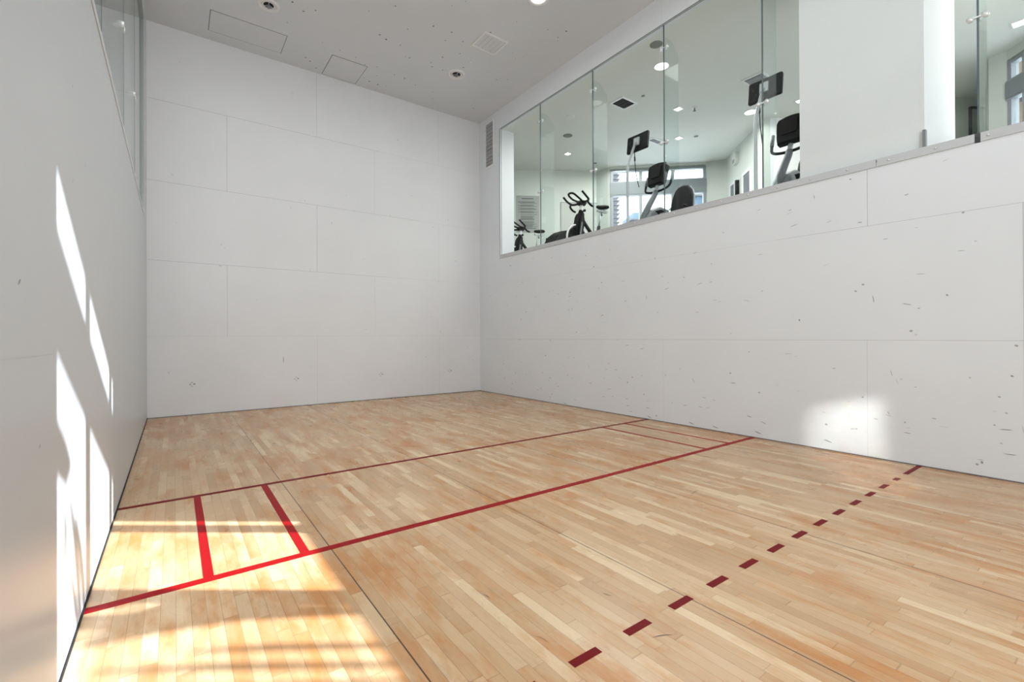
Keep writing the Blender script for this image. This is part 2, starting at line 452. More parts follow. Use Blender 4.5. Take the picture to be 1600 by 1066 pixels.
t = thing('ceiling_air_register', 'square white slatted air register in the court ceiling', 'vent', (4.66,-2.63,H))
b = MB()
for a in ((-.235,.235,-.215,-.185),(-.235,.235,.185,.215),(-.235,-.205,-.185,.185),(.205,.235,-.185,.185)): b.box(*a,-.014,0)
b.build('register_frame', m_white, t)
b = MB(); b.box(-.205,.205,-.185,.185,-.002,0); b.build('backing', m_scuff_d, t)
for k in range(5):
    b = MB(); x = -.165+k*.082; M = Matrix.Translation((x,0,-.006)) @ Matrix.Rotation(.12,4,'Y'); b.box(-.036,.036,-.18,.18,-.0015,.0015,None,M)
    b.build('slat', m_ceil, t)

t = thing('wall_air_grille', 'tall narrow louvred air grille at top of right wall', 'vent', (W,-.44,5.58))
b = MB()
for a in ((-.165,.165,-.53,-.48),(-.165,.165,.48,.53),(-.165,-.14,-.48,.48),(.14,.165,-.48,.48)): b.box(-.012,0,*a)
b.build('grille_frame', m_white, t)
b = MB(); b.box(-.003,0,-.14,.14,-.48,.48); b.build('backing', m_seam2, t)
for k in range(11):
    b = MB(); M = Matrix.Translation((-.009,0,-.44+k*.088)) @ Matrix.Rotation(.75 if k%3 else 1.1,4,'Y'); b.box(-.002,.002,-.138,.138,-.03,.03,None,M)
    b.build('louvre', m_louv, t)

# ------------------------------------------------------------------ gallery glazing, right (window_1) and left (window_2)
def glaze(name, xg, sgn, y_joints, label, fins=True, fin_d=.35, gm=None):
    gm = gm or m_glass
    """sheets of glass in the plane x = xg; sgn points away from the court"""
    t = thing(name, label, 'window', (xg,0,SILL), 0, None, 'structure')
    z0, z1 = .03, HEAD-SILL-.004
    for a, c in zip(y_joints[:-1], y_joints[1:]):
        b = MB(); y0, y1 = c+.006, a-.006
        b.box(-.005,.005,y0,y1,z0,z1,gm)
        for f in b.bm.faces:
            if abs(f.normal.x) < .5 and abs(f.calc_center_median().x) < .004: f.material_index = b.mi(m_edge)
        b.build('glass_pane', None, t)
    b = MB()
    for y in y_joints[1:-1]: b.box(-.006,.006,y-.007,y+.007,-.02,z1)
    b.build('joint_seal', m_edge, t)
    for y in y_joints[1:-1]:
        if fins:
            b = MB(); x0, x1 = .012*sgn, fin_d*sgn
            poly = [(x0,.02),(x1,.02),(x1,2.46),(x1-.17*sgn,2.62),(x0,2.62)]
            b.prism(poly, y-.006, y+.006, m_fin); b.build('glass_fin', None, t)
        for z in (1.077, 2.455):
            b = MB()
            for dy in (-.05,.05):
                b.tube([(-.013*sgn,y+dy,z),(.013*sgn,y+dy,z)], .026, None, 16)
            b.box(-.009,.009,y-.05,y+.05,z-.006,z+.006)
            b.box(min(.01*sgn,.06*sgn),max(.01*sgn,.06*sgn),y-.012,y+.012,z-.016,z+.016)
            b.build('glass_clamp', m_chrome, t)
    return t
RJ = [-.845,-2.19,-3.595,-5.015,-6.414,-8.283,-9.19]
w1 = glaze('window_1', W+.03, 1, RJ, 'long frameless gallery window looking into the gym')
b = MB()
for y1, y0 in ((-.83,-7.545),(-7.555,-8.262),(-8.30,-9.2)): b.box(-.042,.03,y0,y1,-.045,.032)
b.build('sill_channel', m_alu, w1, label='brushed aluminium sill channel with screws')
b = MB()
for k in range(24):
    y = -1.0-k*.35
    b.tube([(-.042,y,-.006),(-.049,y,-.006)], .011, None, 10)
b.build('sill_screws', m_chrome, w1)
b = MB(); b.box(-.034,-.026,-.838,-.828,.03,HEAD-SILL); b.box(-.032,-.025,-9.2,-.83,HEAD-SILL-.006,HEAD-SILL+.002)
b.build('edge_channel', m_alu_d, w1)
b = MB(); b.box(-.03,.03,-8.30,-8.262,-.05,.035); b.build('dark_gap_backing', m_dgrey, w1)  # dark backing box put in so the sill gap reads dark
b = MB(); b.box(-.03,.02,-7.93,-7.905,.035,.2); b.build('corner_bracket', m_grey, w1)

w2 = glaze('window_2', -.03, -1, [-.80,-2.22,-3.70,-5.30,-6.9,-8.5,-10.2,-11.88], 'gallery window above the left wall reflecting the front wall', False, .25, m_glass_l)
b = MB(); b.box(-.03,.034,-11.9,-.786,-.02,.03); b.build('sill_channel', m_alu, w2)
b = MB(); b.box(-.036,.028,-.794,-.786,.0,HEAD-SILL); b.box(-.03,.03,-11.9,-.786,HEAD-SILL-.01,HEAD-SILL+.002); b.build('edge_channel', m_frame, w2)

# column standing behind the glass
b = MB(); b.box(6.14, 7.33, -7.912, -6.82, GF, GC, m_wall)
struct(b.build('column'), 'broad white column standing right behind the gallery glass', 'column')

# room behind the left gallery
m_lob = mat('lobby_grey', (190,190,192), .8)
b = MB(); b.box(-2.6,-.25,-L,.2,2.7,2.9); struct(b.build('floor_lobby', m_lob), 'grey floor behind the left gallery window', 'floor')
b = MB(); b.box(-2.6,-.25,-L,.2,5.9,6.1); struct(b.build('ceiling_lobby', m_lob), 'grey ceiling behind the left gallery window', 'ceiling')
b = MB(); b.box(-2.8,-2.6,-L,.2,2.7,6.1); b.box(-2.6,-.25,.2,.4,2.7,6.1); b.box(-2.6,-.25,-L-.2,-L,2.7,6.1)
struct(b.build('wall_lobby', m_lob), 'grey wall behind the left gallery window', 'wall')

# ------------------------------------------------------------------ gym shell
A0, A1 = (6.3,1.92), (9.78,-.19)
WIN0, WIN1 = (9.85,-.62), (11.64,-2.33)
plan = [(6.48,-9.36),(6.48,1.81),A1,WIN0,WIN1,(11.85,-2.78),(10.32,-4.42),(10.95,-4.94),(12.43,-6.98),(12.95,-7.33),(11.36,-7.60),(11.50,-7.70),(11.157,-7.835),(9.6,-9.42)]
b = MB(); b.prism([(6.2,-9.2),(6.2,-.83),(6.48,-.83)]+[(x,y) for x,y in plan[1:]]+[(6.48,-9.36),(6.48,-9.2)], GF-.2, GF, m_gymf, 'z'); struct(b.build('floor_gym'), 'dark rubber floor of the gym', 'floor')
cp = [(W+.12,-9.36),(W+.12,-.83),(6.48,-.83)] + plan[1:]
b = MB(); b.prism(cp, GC, GC+.15, m_gymc, 'z'); struct(b.build('ceiling_gym'), 'pale gym ceiling seen through the glass', 'ceiling')
def wall_seg(name, p, q, z0=GF-.2, z1=GC+.1, m=m_gymw, label='', th=.14, b=None):
    M, ln = lineM(p, q); bb = b or MB(); bb.box(0, ln, 0, th, z0, z1, m, M)
    if b is None: return struct(bb.build(name), label, 'wall')
wall_seg('wall_gym_left', (6.48,1.81), A1, label='pale gym wall carrying the notice and the pale board')
wall_seg('wall_gym_jog', A1, WIN0, label='short return wall left of the gym windows')
wall_seg('wall_gym_corner', WIN1, (11.85,-2.78), label='narrow pale wall right of the gym windows')
wall_seg('wall_gym_right', (11.85,-2.78), (10.32,-4.42), label='gym side wall carrying two framed pictures')
wall_seg('wall_gym_pier', (10.32,-4.42), (10.95,-4.94), m=m_wht, label='wall face behind the second bike, painted whiter for the light on it')  # whiter colour stands in for strong light on this face
wall_seg('wall_gym_hidden', (10.95,-4.94), (12.43,-6.98), label='gym wall behind the column')
wall_seg('wall_gym_far', (12.43,-6.98), (12.95,-7.33), label='far beige wall right of the column')
wall_seg('wall_gym_outer', (12.95,-7.33), (11.36,-7.60), label='outer gym wall beside the right window')
b = MB(); b.prism([(11.36,-7.60),(11.50,-7.70),(11.157,-7.835),(11.20,-7.62)], GF, GC, m_gymw, 'z'); b.bm.faces.ensure_lookup_table(); b.bm.faces[1].material_index = b.mi(m_wht)  # side face coloured brighter white for the sun on it
struct(b.build('wall_gym_end'), 'beige end of wall with sunlit side painted white beside the right window', 'wall')
b = MB(); b.box(6.48, 9.75, -9.5, -9.38, GF-.2, GC+.1, m_gymw); struct(b.build('wall_gym_back'), 'gym back wall', 'wall')
b = MB(); b.box(6.36,6.48,0,1.9,GF-.2,GC+.1,m_gymw); struct(b.build('wall_gym_side'), 'gym wall beside the court corner', 'wall')

def curtain(name, p, q, ts, zs, label, glass=True):
    """window wall p->q: mullions at fractions ts; zs = head, transom bottom, spandrel bottom, lower sill"""
    M, ln = lineM(p, q); t = thing(name, label, 'window', (0,0,0), 0, None, 'structure')
    zt, zb, zs_, zl = zs
    b = MB(); b.box(0,ln,0,.14,zt,GC+.1,None,M); b.box(0,ln,0,.14,GF-.2,zl,None,M); b.build('window_wall', m_gymw, t)
    b = MB(); b.box(0,ln,-.03,.14,zs_,zb,None,M); b.build('spandrel', m_span, t)
    b = MB(); b.box(0,ln,-.02,.10,zb-.03,zb+.03,None,M); b.box(0,ln,-.02,.10,zs_-.03,zs_+.02,None,M); b.box(0,ln,0,.1,zt-.04,zt+.05,None,M); b.box(0,ln,0,.1,zl-.03,zl+.03,None,M)
    for k in ts: b.box(k*ln-.035,k*ln+.035,-.01,.1,zl,zt,None,M)
    b.build('window_frame', m_mull, t)
    if glass:
        for a, c in zip(ts[:-1], ts[1:]):
            for u, v in ((zb,zt),(zl,zs_)):
                b = MB(); b.box(a*ln+.035,c*ln-.035,.045,.055,u+.02,v-.02,None,M); b.build('window_pane', m_glass, t)
    return t
curtain('window_3', WIN0, WIN1, [.02,.325,.66,.985], (5.70,5.37,5.045,3.3), 'three-light window wall at the far side of the gym')
wall_seg('wall_gym_south', (10.45,-8.555), (9.6,-9.42), label='gym wall at the end of the slanted window')
curtain('window_4', (11.157,-7.835), (10.45,-8.555), [.05,.30,.97], (5.60,5.28,5.02,3.4), 'slanted window wall at the right end of the gym')

# gym ceiling fittings
def slot_light(x,y,label,w=.16):
    t = thing('square_downlight', label, 'downlight', (x,y,GC), 0, 'square downlights in the gym ceiling')
    b = MB(); h = w/2
    for a in ((-h,h,-h,-h+.02),(-h,h,h-.02,h),(-h,-h+.02,-h+.02,h-.02),(h-.02,h,-h+.02,h-.02)): b.box(*a,-.012,0)
    b.build('trim_ring', m_white, t)
    b = MB(); b.box(-h+.02,h-.02,-h+.02,h-.02,-.006,0); b.build('lens', m_emit, t)
slot_light(8.27,-.665,'lit square downlight above the first spin bike')
slot_light(8.51,-3.63,'lit square downlight beside the gym sprinkler head')
slot_light(9.72,-2.82,'lit square downlight just right of the first monitor')
slot_light(10.15,-5.2,'lit square downlight cut by the column edge')
slot_light(10.33,-8.08,'lit square downlight near the slanted window', .2)
def round_lit(x,y,r,label):
    t = thing('round_downlight', label, 'downlight', (x,y,GC), 0, 'round lit downlights in the gym ceiling')
    b = MB(); b.lathe([(r*.9,-.004),(r*.92,-.012),(r,-.01),(r,0)]); b.build('trim_ring', m_white, t)
    b = MB(); b.lathe([(0,-.012),(r*.5,-.011),(r*.9,-.006)]); b.build('lens', m_emit, t)
    b = MB(); b.lathe([(0,-.02),(.012,-.019),(.014,-.01)]); b.build('lamp', m_silver, t)
round_lit(6.99,-4.35,.125,'lit round downlight nearest the glass, below the ceiling speaker')
round_lit(9.83,-4.41,.125,'lit round downlight beside the second monitor')
def disc(name,x,y,r,m,label,cat,grp=None):
    b = MB(); b.lathe([(0,-.008),(r*.86,-.008),(r,-.004),(r,0)], (x,y,GC))
    return tag(b.build(name,m), label, cat, grp)
m_spk = mat('speaker_grille', (138,140,132), .8)
disc('ceiling_speaker',6.43,-4.66,.098,m_spk,'round grey ceiling speaker above the lit round downlight','speaker','ceiling speakers')
disc('ceiling_speaker',7.56,-1.43,.105,m_spk,'round grey ceiling speaker above the spin bikes','speaker','ceiling speakers')
disc('ceiling_cover_plate',6.98,-2.11,.1,m_gymc,'pale round cover plate between speaker and glass joint','cover plate')
disc('smoke_detector',7.53,-3.54,.035,m_spk,'tiny grey ceiling disc right of the dark vent','detector')
disc('smoke_detector',9.97,-3.10,.05,m_spk,'tiny grey ceiling disc above the gym window wall','detector')
disc('smoke_detector',9.29,-.61,.05,m_spk,'tiny grey ceiling disc over the pale wall board','detector')
t = thing('fire_sprinkler','small hanging sprinkler head beside square downlight','sprinkler',(8.73,-3.85,GC))
b = MB(); b.lathe([(0,-.012),(.05,-.01),(.055,0)]); b.build('cover', m_white, t)
b = MB(); b.lathe([(0,-.075),(.03,-.072),(.03,-.066),(.012,-.06),(.012,-.012)]); b.build('head', m_grey, t)
def gym_vent(x,y,sx,sy,label,core):
    t = thing('ceiling_vent', label, 'vent', (x,y,GC), 0, 'vents in the gym ceiling'); g = .035
    b = MB()
    for a in ((-sx,sx,-sy,-sy+g),(-sx,sx,sy-g,sy),(-sx,-sx+g,-sy+g,sy-g),(sx-g,sx,-sy+g,sy-g)): b.box(*a,-.012,0)
    b.build('vent_frame', m_white, t)
    b = MB(); b.box(-sx+g,sx-g,-sy+g,sy-g,-.003,0); b.build('backing', core, t)
    for k in range(3):
        M = Matrix.Translation((-sx+g+(k+.5)*(2*sx-2*g)/3,0,-.006)) @ Matrix.Rotation(.7,4,'Y'); b = MB(); b.box(-.002,.002,-sy+g,sy-g,-.008,.008,None,M)
        b.build('slat', m_dark if core is m_dark else m_alu, t)
gym_vent(7.44,-3.14,.215,.17,'square vent with black opening in the gym ceiling',m_dark)
gym_vent(8.745,-5.08,.22,.19,'pale slotted vent above the second monitor',m_scuff)
gym_vent(9.42,-2.41,.2,.1,'small grey vent partly behind the first monitor',m_scuff)

# ------------------------------------------------------------------ things on the gym walls
def on_wall(p, q, s0, s1, off=.004):
    M, ln = lineM(p, q); return M @ Matrix.Translation((0,-off,0)), s0, s1
def proj_s(p, q, pt):
    d = Vector((q[0]-p[0], q[1]-p[1])); return (Vector((pt[0]-p[0], pt[1]-p[1])).dot(d))/d.length
G0, G1 = (6.48,1.81), A1
def wall_item(name,label,cat,p,q,s0,s1,z0,z1):
    M, ln = lineM(p,q); o = M @ Vector(((s0+s1)/2,0,(z0+z1)/2)); d = Vector((q[0]-p[0],q[1]-p[1]))
    return thing(name,label,cat,tuple(o),math.atan2(d.y,d.x))
# notice: 0.64 m wide
s0 = proj_s(G0,G1,(7.92,1.0)); t = wall_item('notice_board','grey printed rules notice on the gym wall behind the first spin bike','notice',G0,G1,s0-.02,s0+.62,4.08,5.10)
b = MB(); b.box(-.32,.32,-.012,0,-.5,.5); b.build('sheet', m_paper, t)
b = MB(); rs = random.Random(4)
b.box(-.17,.15,-.0135,-.012,.405,.43)
z = .33
while z > -.42:
    gap = .021 if rs.random() < .86 else .045
    x0 = -.27 if rs.random() < .3 else -.2
    b.box(x0, rs.uniform(.12,.27), -.0135,-.012, z, z+.011); z -= gap
b.build('print_lines', m_ink, t)
# pale board
s0 = proj_s(G0,G1,(8.9,.3)); t = wall_item('wall_board','pale grey framed board on the gym wall behind the second spin bike','board',G0,G1,s0,s0+1.06,3.75,4.93)
b = MB(); b.box(-.52,.52,-.012,0,-.58,.58); b.build('board_panel', m_board, t)
b = MB()
for a in ((-.53,.53,-.59,-.575),(-.53,.53,.575,.59),(-.53,-.515,-.575,.575),(.515,.53,-.575,.575)): b.box(a[0],a[1],-.02,0,a[2],a[3])
b.build('board_frame', m_grey, t)
R0, R1 = (11.85,-2.78),(10.32,-4.42)
def picture(s0,s1,z0,z1,label):
    t = wall_item('framed_picture',label,'picture',R0,R1,s0,s1,z0,z1); t['group'] = 'framed pictures on the gym side wall'
    w,h = (s1-s0)/2,(z1-z0)/2; g=.05
    b = MB()
    for a in ((-w,w,-h,-h+g),(-w,w,h-g,h),(-w,-w+g,-h+g,h-g),(w-g,w,-h+g,h-g)): b.box(a[0],a[1],-.04,0,a[2],a[3])
    b.build('frame', m_wht, t)
    b = MB(); b.box(-w+g,w-g,-.02,0,-h+g,h-g); b.build('picture_sheet', m_print, t)
picture(.28,.66,4.3,5.03,'white framed dark picture farther along the gym side wall')
picture(1.14,1.64,4.15,5.0,'white framed dark picture nearer the gym glass')
b = MB(); b.box(-.03,.03,-.09,0,-.35,.35)
t = wall_item('wall_rail','dark upright wall rail between the two framed pictures','rail',R0,R1,.82,.86,4.3,4.95)
b.build('rail', m_black, t, .01)
t = wall_item('wall_speaker_box','small white box high on the gym side wall','wall speaker',R0,R1,.62,.86,5.38,5.66)
b = MB(); b.prism([(-.1,-.13),(.1,-.13),(.12,-.08),(.12,.1),(.09,.14),(-.09,.14),(-.12,.1),(-.12,-.08)],-.09,0,m_gymw); b.build('housing', None, t)
b = MB(); b.box(-.06,.06,-.1,-.088,-.1,-.02); b.build('grille', m_scuff, t)
# dark door slit on the far wall
t = wall_item('corridor_door','pale green glass door in the far corner right of the column','door',(12.43,-6.98),(12.95,-7.33),.28,.6,GF,5.6)
b = MB(); b.box(-.13,.16,-.02,0,-1.32,1.32); b.build('door_leaf', mat('door_green',(150,160,150),.4), t)
b = MB(); b.box(-.16,-.13,-.04,0,-1.35,1.35); b.box(-.16,.16,-.04,0,1.32,1.36); b.build('door_frame', m_dgrey, t)

# ------------------------------------------------------------------ exercise machines (local +x = forwards, origin on the floor)
def rr(w, h, r, n=5):
    pts = []
    for cx, cy, a0 in ((w-r,h-r,0),(-w+r,h-r,PI/2),(-w+r,-h+r,PI),(w-r,-h+r,1.5*PI)):
        for k in range(n+1): a = a0+k*PI/2/n; pts.append((cx+r*math.cos(a), cy+r*math.sin(a)))
    return pts

def spin_bike(loc, label):
    t = thing('spin_bike', label, 'exercise bike', loc, PI, 'spin bikes facing the glass')
    b = MB()
    for x in (.42,-.72): b.tube([(x,-.25,.05),(x,.25,.05)], .035, None, 12)
    b.tube([(.42,0,.06),(.1,0,.2),(-.4,0,.2),(-.72,0,.06)], .04, None, 10, None, 6)
    b.build('base_frame', m_blackm, t)
    b = MB()                                              # broad moulded body from head tube to crank
    b.prism([(.02,.85),(.06,.80),(.17,.50),(.15,.38),(.04,.36),(-.05,.52),(-.06,.82)], -.05, .05, None, 'y', None, False, .06)
    b.tube([(-.02,0,.72),(-.46,0,.28)], .036, None, 10); b.tube([(-.46,0,.28),(-.70,0,.08)], .034, None, 10); b.tube([(-.46,0,.28),(.06,0,.17)], .03, None, 10)
    b.lathe([(0,-.07),(.11,-.06),(.12,0),(.11,.06),(0,.07)],(0,0,0),None,24,Matrix.Translation((-.2,0,.32))@Matrix.Rotation(PI/2,4,'X'))
    for y in (-.085,.085): b.prism([(.02,.82),(.07,.74),(.16,.30),(.12,.26),(.07,.30),(-.02,.62)], y-.016, y+.016)
    b.build('body', m_black, t)
    for y in (-.1,.1): b = MB(); b.prism([(.045,.60),(.075,.62),(.145,.28),(.10,.28)], y-.006, y+.006); b.build('fork_stripe', m_grey, t)
    M = Matrix.Translation((.11,0,.30)) @ Matrix.Rotation(PI/2,4,'X')
    b = MB(); b.lathe([(.0,-.014),(.19,-.014),(.215,-.02),(.235,-.02),(.235,.02),(.215,.02),(.19,.014),(0,.014)], (0,0,0), None, 40, M); b.build('flywheel', m_black, t)
    b = MB(); b.tube([(.11+.265*math.cos(a),.0,.30+.265*math.sin(a)) for a in [math.radians(-30+k*10) for k in range(25)]], .019, None, 8); b.build('wheel_guard', m_wht, t)
    b = MB(); b.tube([(.0,0,.82),(-.03,0,1.0)], .036, None, 14); b.build('handlebar_post', m_wht, t)
    b = MB()
    b.tube([(.012,0,.80),(-.004,0,.87)], .042, None, 12)
    b.tube([(0,.03,.84),(.02,.12,.84)], .012, None, 8); b.lathe([(0,-.02),(.026,-.016),(.026,.016),(0,.02)],(0,0,0),None,12,Matrix.Translation((.02,.13,.84))@Matrix.Rotation(PI/2,4,'X'))
    b.tube([(-.1,-.0,.72),(-.12,-.11,.75)], .012, None, 8); b.lathe([(0,-.02),(.03,-.016),(.03,.016),(0,.02)],(0,0,0),None,12,Matrix.Translation((-.12,-.12,.755))@Matrix.Rotation(PI/2,4,'X'))
    b.build('adjuster_knob', m_black, t)
    hb = MB(); z0 = 1.04
    hb.prism([(.04,.98),(.06,1.03),(.02,1.075),(-.1,1.075),(-.12,1.03),(-.08,.97)], -.05, .05)
    for s in (-1,1):
        hb.tube([(-.03,s*.03,z0),(-.02,s*.16,z0-.01),(.02,s*.24,z0),(.12,s*.265,z0+.05),(.22,s*.265,z0+.12)], .021, None, 10, None, 5)   # bull horn
        hb.tube([(.02,s*.24,z0),(.05,s*.25,z0-.05),(-.02,s*.255,z0-.11),(-.1,s*.255,z0-.13)], .021, None, 10, None, 5)        # drop
    hb.tube([(.0,-.05,z0+.01),(.14,-.085,z0+.05),(.26,-.07,z0+.11),(.29,0,z0+.125),(.26,.07,z0+.11),(.14,.085,z0+.05),(.0,.05,z0+.01)], .02, None, 10, None, 6)  # aero loop
    hb.build('handlebar', m_vinyl, t)
    b = MB(); b.tube([(-.44,0,.26),(-.52,0,.62)], .036, None, 12); b.build('seat_tube', m_black, t)
    b = MB(); b.tube([(-.515,0,.6),(-.575,0,.93)], .017, None, 12); b.box(-.75,-.47,-.022,.022,.925,.965); b.box(-.70,-.67,-.012,.012,.965,1.0); b.build('seat_post', m_silver, t)
    b = MB(); b.tube([(-.60,0,.93),(-.60,0,.88)], .01, None, 8); b.lathe([(0,0),(.022,.003),(.022,.02),(.01,.03)],(-.6,0,.855)); b.build('slider_knob', m_black, t)
    b = MB()                                              # saddle: narrow nose, wide tail
    prof = [(-.74,.09,1.055,.03),(-.70,.115,1.065,.045),(-.63,.105,1.055,.05),(-.55,.06,1.045,.045),(-.48,.032,1.045,.035),(-.455,.02,1.04,.02)]
    vs, fs, n = [], [], 12
    for x,w_,z,hh in prof:
        for k in range(n): a = 2*PI*k/n; vs.append((x, w_*math.cos(a), z-.025+hh*math.sin(a)*(1 if math.sin(a)>0 else .8)))
    for i in range(len(prof)-1):
        for k in range(n): fs.append((i*n+k,i*n+(k+1)%n,(i+1)*n+(k+1)%n,(i+1)*n+k))
    fs += [tuple(reversed(range(n))), tuple(range((len(prof)-1)*n,len(prof)*n))]
    b.faces(vs, fs, None, True); b.build('saddle', m_vinyl, t)
    for s in (-1,1):
        b = MB(); b.tube([(-.18,s*.06,.33),(-.18,s*.1,.33),(-.18+s*.12,s*.11,.33-s*.1)], .014, None, 8); b.box(-.22+s*.12,-.12+s*.12,min(s*.11,s*.2),max(s*.11,s*.2),.215-s*.1+.1,.235-s*.1+.1); b.build('pedal_crank', m_grey, t)
    return t
sb = spin_bike((6.93,-2.47,GF), 'black spin bike in front of the pale wall board')
dup(sb, (7.27,0,GF), None, 'black spin bike in front of the printed notice')

def recumbent(loc, label):
    t = thing('recumbent_bike', label, 'exercise bike', loc, PI, 'recumbent bikes facing the glass')
    b = MB(); b.box(-1.05,.5,-.05,.05,.07,.15)
    for x in (.46,-1.0): b.tube([(x,-.28,.06),(x,.28,.06)], .04, None, 12)
    b.build('base_frame', m_grey, t, .01)
    b = MB(); b.prism([(.44,.14),(.44,.34),(.30,.50),(.08,.60),(-.16,.58),(-.30,.40),(-.34,.14)], -.1, .1, None, 'y', None, False, .08); b.build('shroud', m_grey, t)
    b = MB(); b.tube([(.46,0,.16),(.42,0,.36),(.27,0,.60),(.12,0,.80),(.08,0,.88)], [.062,.042], None, 14, None, 5); b.build('front_post', m_post, t)
    b = MB(); b.tube([(.10,0,.84),(.03,0,1.0),(.05,0,1.08)], .032, None, 12, None, 4); b.box(.03,.075,-.07,.07,1.02,1.1); b.build('console_neck', m_silver, t)
    MC = Matrix.Translation((0,0,1.17)) @ Matrix.Rotation(-.22,4,'Y') @ Matrix.Scale(.88,4)
    outline = [(-.17,-.22),(.17,-.22),(.2,-.1),(.215,.15),(.19,.205),(.08,.23),(0,.236),(-.08,.23),(-.19,.205),(-.215,.15),(-.2,-.1)]
    b = MB(); b.prism(outline, -.045, .09, None, 'x', MC, False, .07)
    con = b.build('console', m_black, t)
    b = MB(); b.prism([(p[0]*.8,p[1]*.75) for p in outline], -.055, -.044, None, 'x', MC); b.build('console_screen', m_dgrey, con)
    b = MB(); b.box(.088,.1,-.11,.11,-.08,.15,None,MC); b.build('console_back_cover', m_blackm, con)
    b = MB(); b.tube([(-.05,-.27,1.2),(.0,-.265,1.05),(.04,-.24,.93),(.05,-.1,.885),(.05,.1,.885),(.04,.24,.93),(.0,.265,1.05),(-.05,.27,1.2)], .02, None, 10, None, 5); b.build('handlebar', m_black, t)
    for s in (-1,1):
        b = MB(); b.tube([(.004,s*.265,1.04),(-.052,s*.27,1.205)], .026, None, 10); b.build('grip', m_grey, t)
    b = MB(); b.box(-1.0,-.2,-.045,.045,.28,.34); b.box(-.98,-.9,-.04,.04,.14,.28); b.build('seat_rail', m_black, t, .008)
    b = MB(); b.prism(rr(.21,.2,.07), .40, .48, None, 'z', Matrix.Translation((-.48,0,0)), False, .06); b.build('seat', m_vinyl, t)
    MBk = Matrix.Translation((-.70,0,.82)) @ Matrix.Rotation(-.2,4,'Y')
    o2 = [(-.2,-.32),(.2,-.32),(.215,-.1),(.2,.1),(.165,.22),(.1,.30),(0,.325),(-.1,.30),(-.165,.22),(-.2,.1),(-.215,-.1)]
    b = MB(); b.prism(o2, -.03, .05, None, 'x', MBk, False, .1); bk = b.build('backrest', m_vinyl, t)
    b = MB(); b.prism([(p[0]*1.06,p[1]*1.03) for p in o2], -.055, -.03, None, 'x', MBk); b.build('backrest_shell', m_silver, bk)
    b = MB(); b.tube([(-.78,0,.34),(-.76,0,.6)], .03, None, 10)
    for s in (-1,1): b.tube([(-.6,s*.1,.4),(-.55,s*.27,.45),(-.42,s*.29,.62),(-.3,s*.29,.64)], .016, None, 8, None, 4)
    b.build('seat_handle', m_blackm, t)
    for s in (-1,1):
        b = MB(); b.tube([(.1,s*.1,.36),(.1,s*.14,.36),(.1+s*.13,s*.15,.36+s*.1)], .016, None, 8); b.box(.04+s*.13,.16+s*.13,min(s*.15,s*.26),max(s*.15,s*.26),.35+s*.1,.37+s*.1); b.build('pedal_crank', m_black, t)
    return t
rb = recumbent((7.23,-4.1,GF), 'grey recumbent bike with black backrest before the gym windows')
dup(rb, (7.23,-6.28,GF), None, 'black console recumbent bike beside the white column')

def tv_stand(loc, label):
    t = thing('monitor_stand', label, 'monitor', loc, PI, 'monitors on poles in front of the recumbent bikes')
    b = MB(); b.lathe([(.0,.025),(.05,.03),(.16,.015),(.17,0)], (0,0,0)); b.build('base', m_silver, t)
    b = MB(); b.tube([(0,0,.02),(0,0,.7),(0,0,1.08),(-.05,0,1.25),(-.17,0,1.52)], .021, None, 12, None, 5)
    b.build('pole', m_silver, t)
    MT = Matrix.Translation((-.26,0,1.60)) @ Matrix.Rotation(-.12,4,'Y')
    b = MB(); b.prism(rr(.215,.145,.02), -.03, .02, None, 'x', MT, False, .04); sc = b.build('monitor', m_black, t)
    b = MB(); b.prism([(p[0]*.93,p[1]*.9) for p in rr(.215,.145,.02)], -.032, -.029, None, 'x', MT); b.build('screen', m_dark, sc)
    b = MB(); b.box(.02,.05,-.05,.06,-.06,.07,None,MT); b.tube([(.09,0,-.08),(.05,0,-.02)],.02,None,10,MT); b.build('bracket', m_silver, sc)
    for y,z in ((-.11,-.04),(-.13,-.1),(-.15,.03)):
        b = MB(); b.tube([(.02,y,z),(.026,y,z)], .008, None, 8, MT); b.build('port', m_dgrey, sc)
    b = MB(); b.tube([(-.29,-.09,1.47),(-.3,-.09,1.25),(-.36,-.1,1.05),(-.44,-.12,.92)], .007, None, 6, None, 5); b.tube([(-.292,-.09,1.40),(-.296,-.09,1.33)],.013,None,8); b.build('cable', m_black, t)
    return t
ts = tv_stand((6.385,-4.12,GF), 'black monitor on a bent silver pole left of the gym windows')
dup(ts, (6.385,-6.2,GF), None, 'black monitor on a bent silver pole beside the white column')

# low hooded machine between the spin bikes
t = thing('hooded_machine', 'low black exercise machine with rounded hood between the spin bikes', 'exercise machine', (7.56,-1.2,GF), PI)
b = MB(); b.prism([(-.42,.10),(-.42,.74),(-.36,.78),(-.05,.78),(.12,.74),(.26,.64),(.36,.5),(.38,.1)], -.2, .2, None, 'y', None, False, .06); b.build('hood', m_black, t)
for u, v in ((.2,.206),(-.206,-.2)):
    b = MB()
    for a in ((-.32,-.05,.735,.745),(-.32,-.05,.60,.61),(-.33,-.32,.60,.745),(-.05,-.04,.60,.745)): b.box(a[0],a[1],u,v,a[2],a[3])
    b.build('trim_outline', m_silver, t)
for x in (-.36,.32):
    b = MB(); b.tube([(x,-.26,.04),(x,.26,.04)], .035, None, 10); b.box(x-.03,x+.03,-.05,.05,.04,.14); b.build('foot', m_blackm, t)
b = MB(); b.tube([(.37,0,.42),(.44,0,.47),(.44,0,.56)], .02, None, 8, None, 3); b.build('handle', m_black, t)

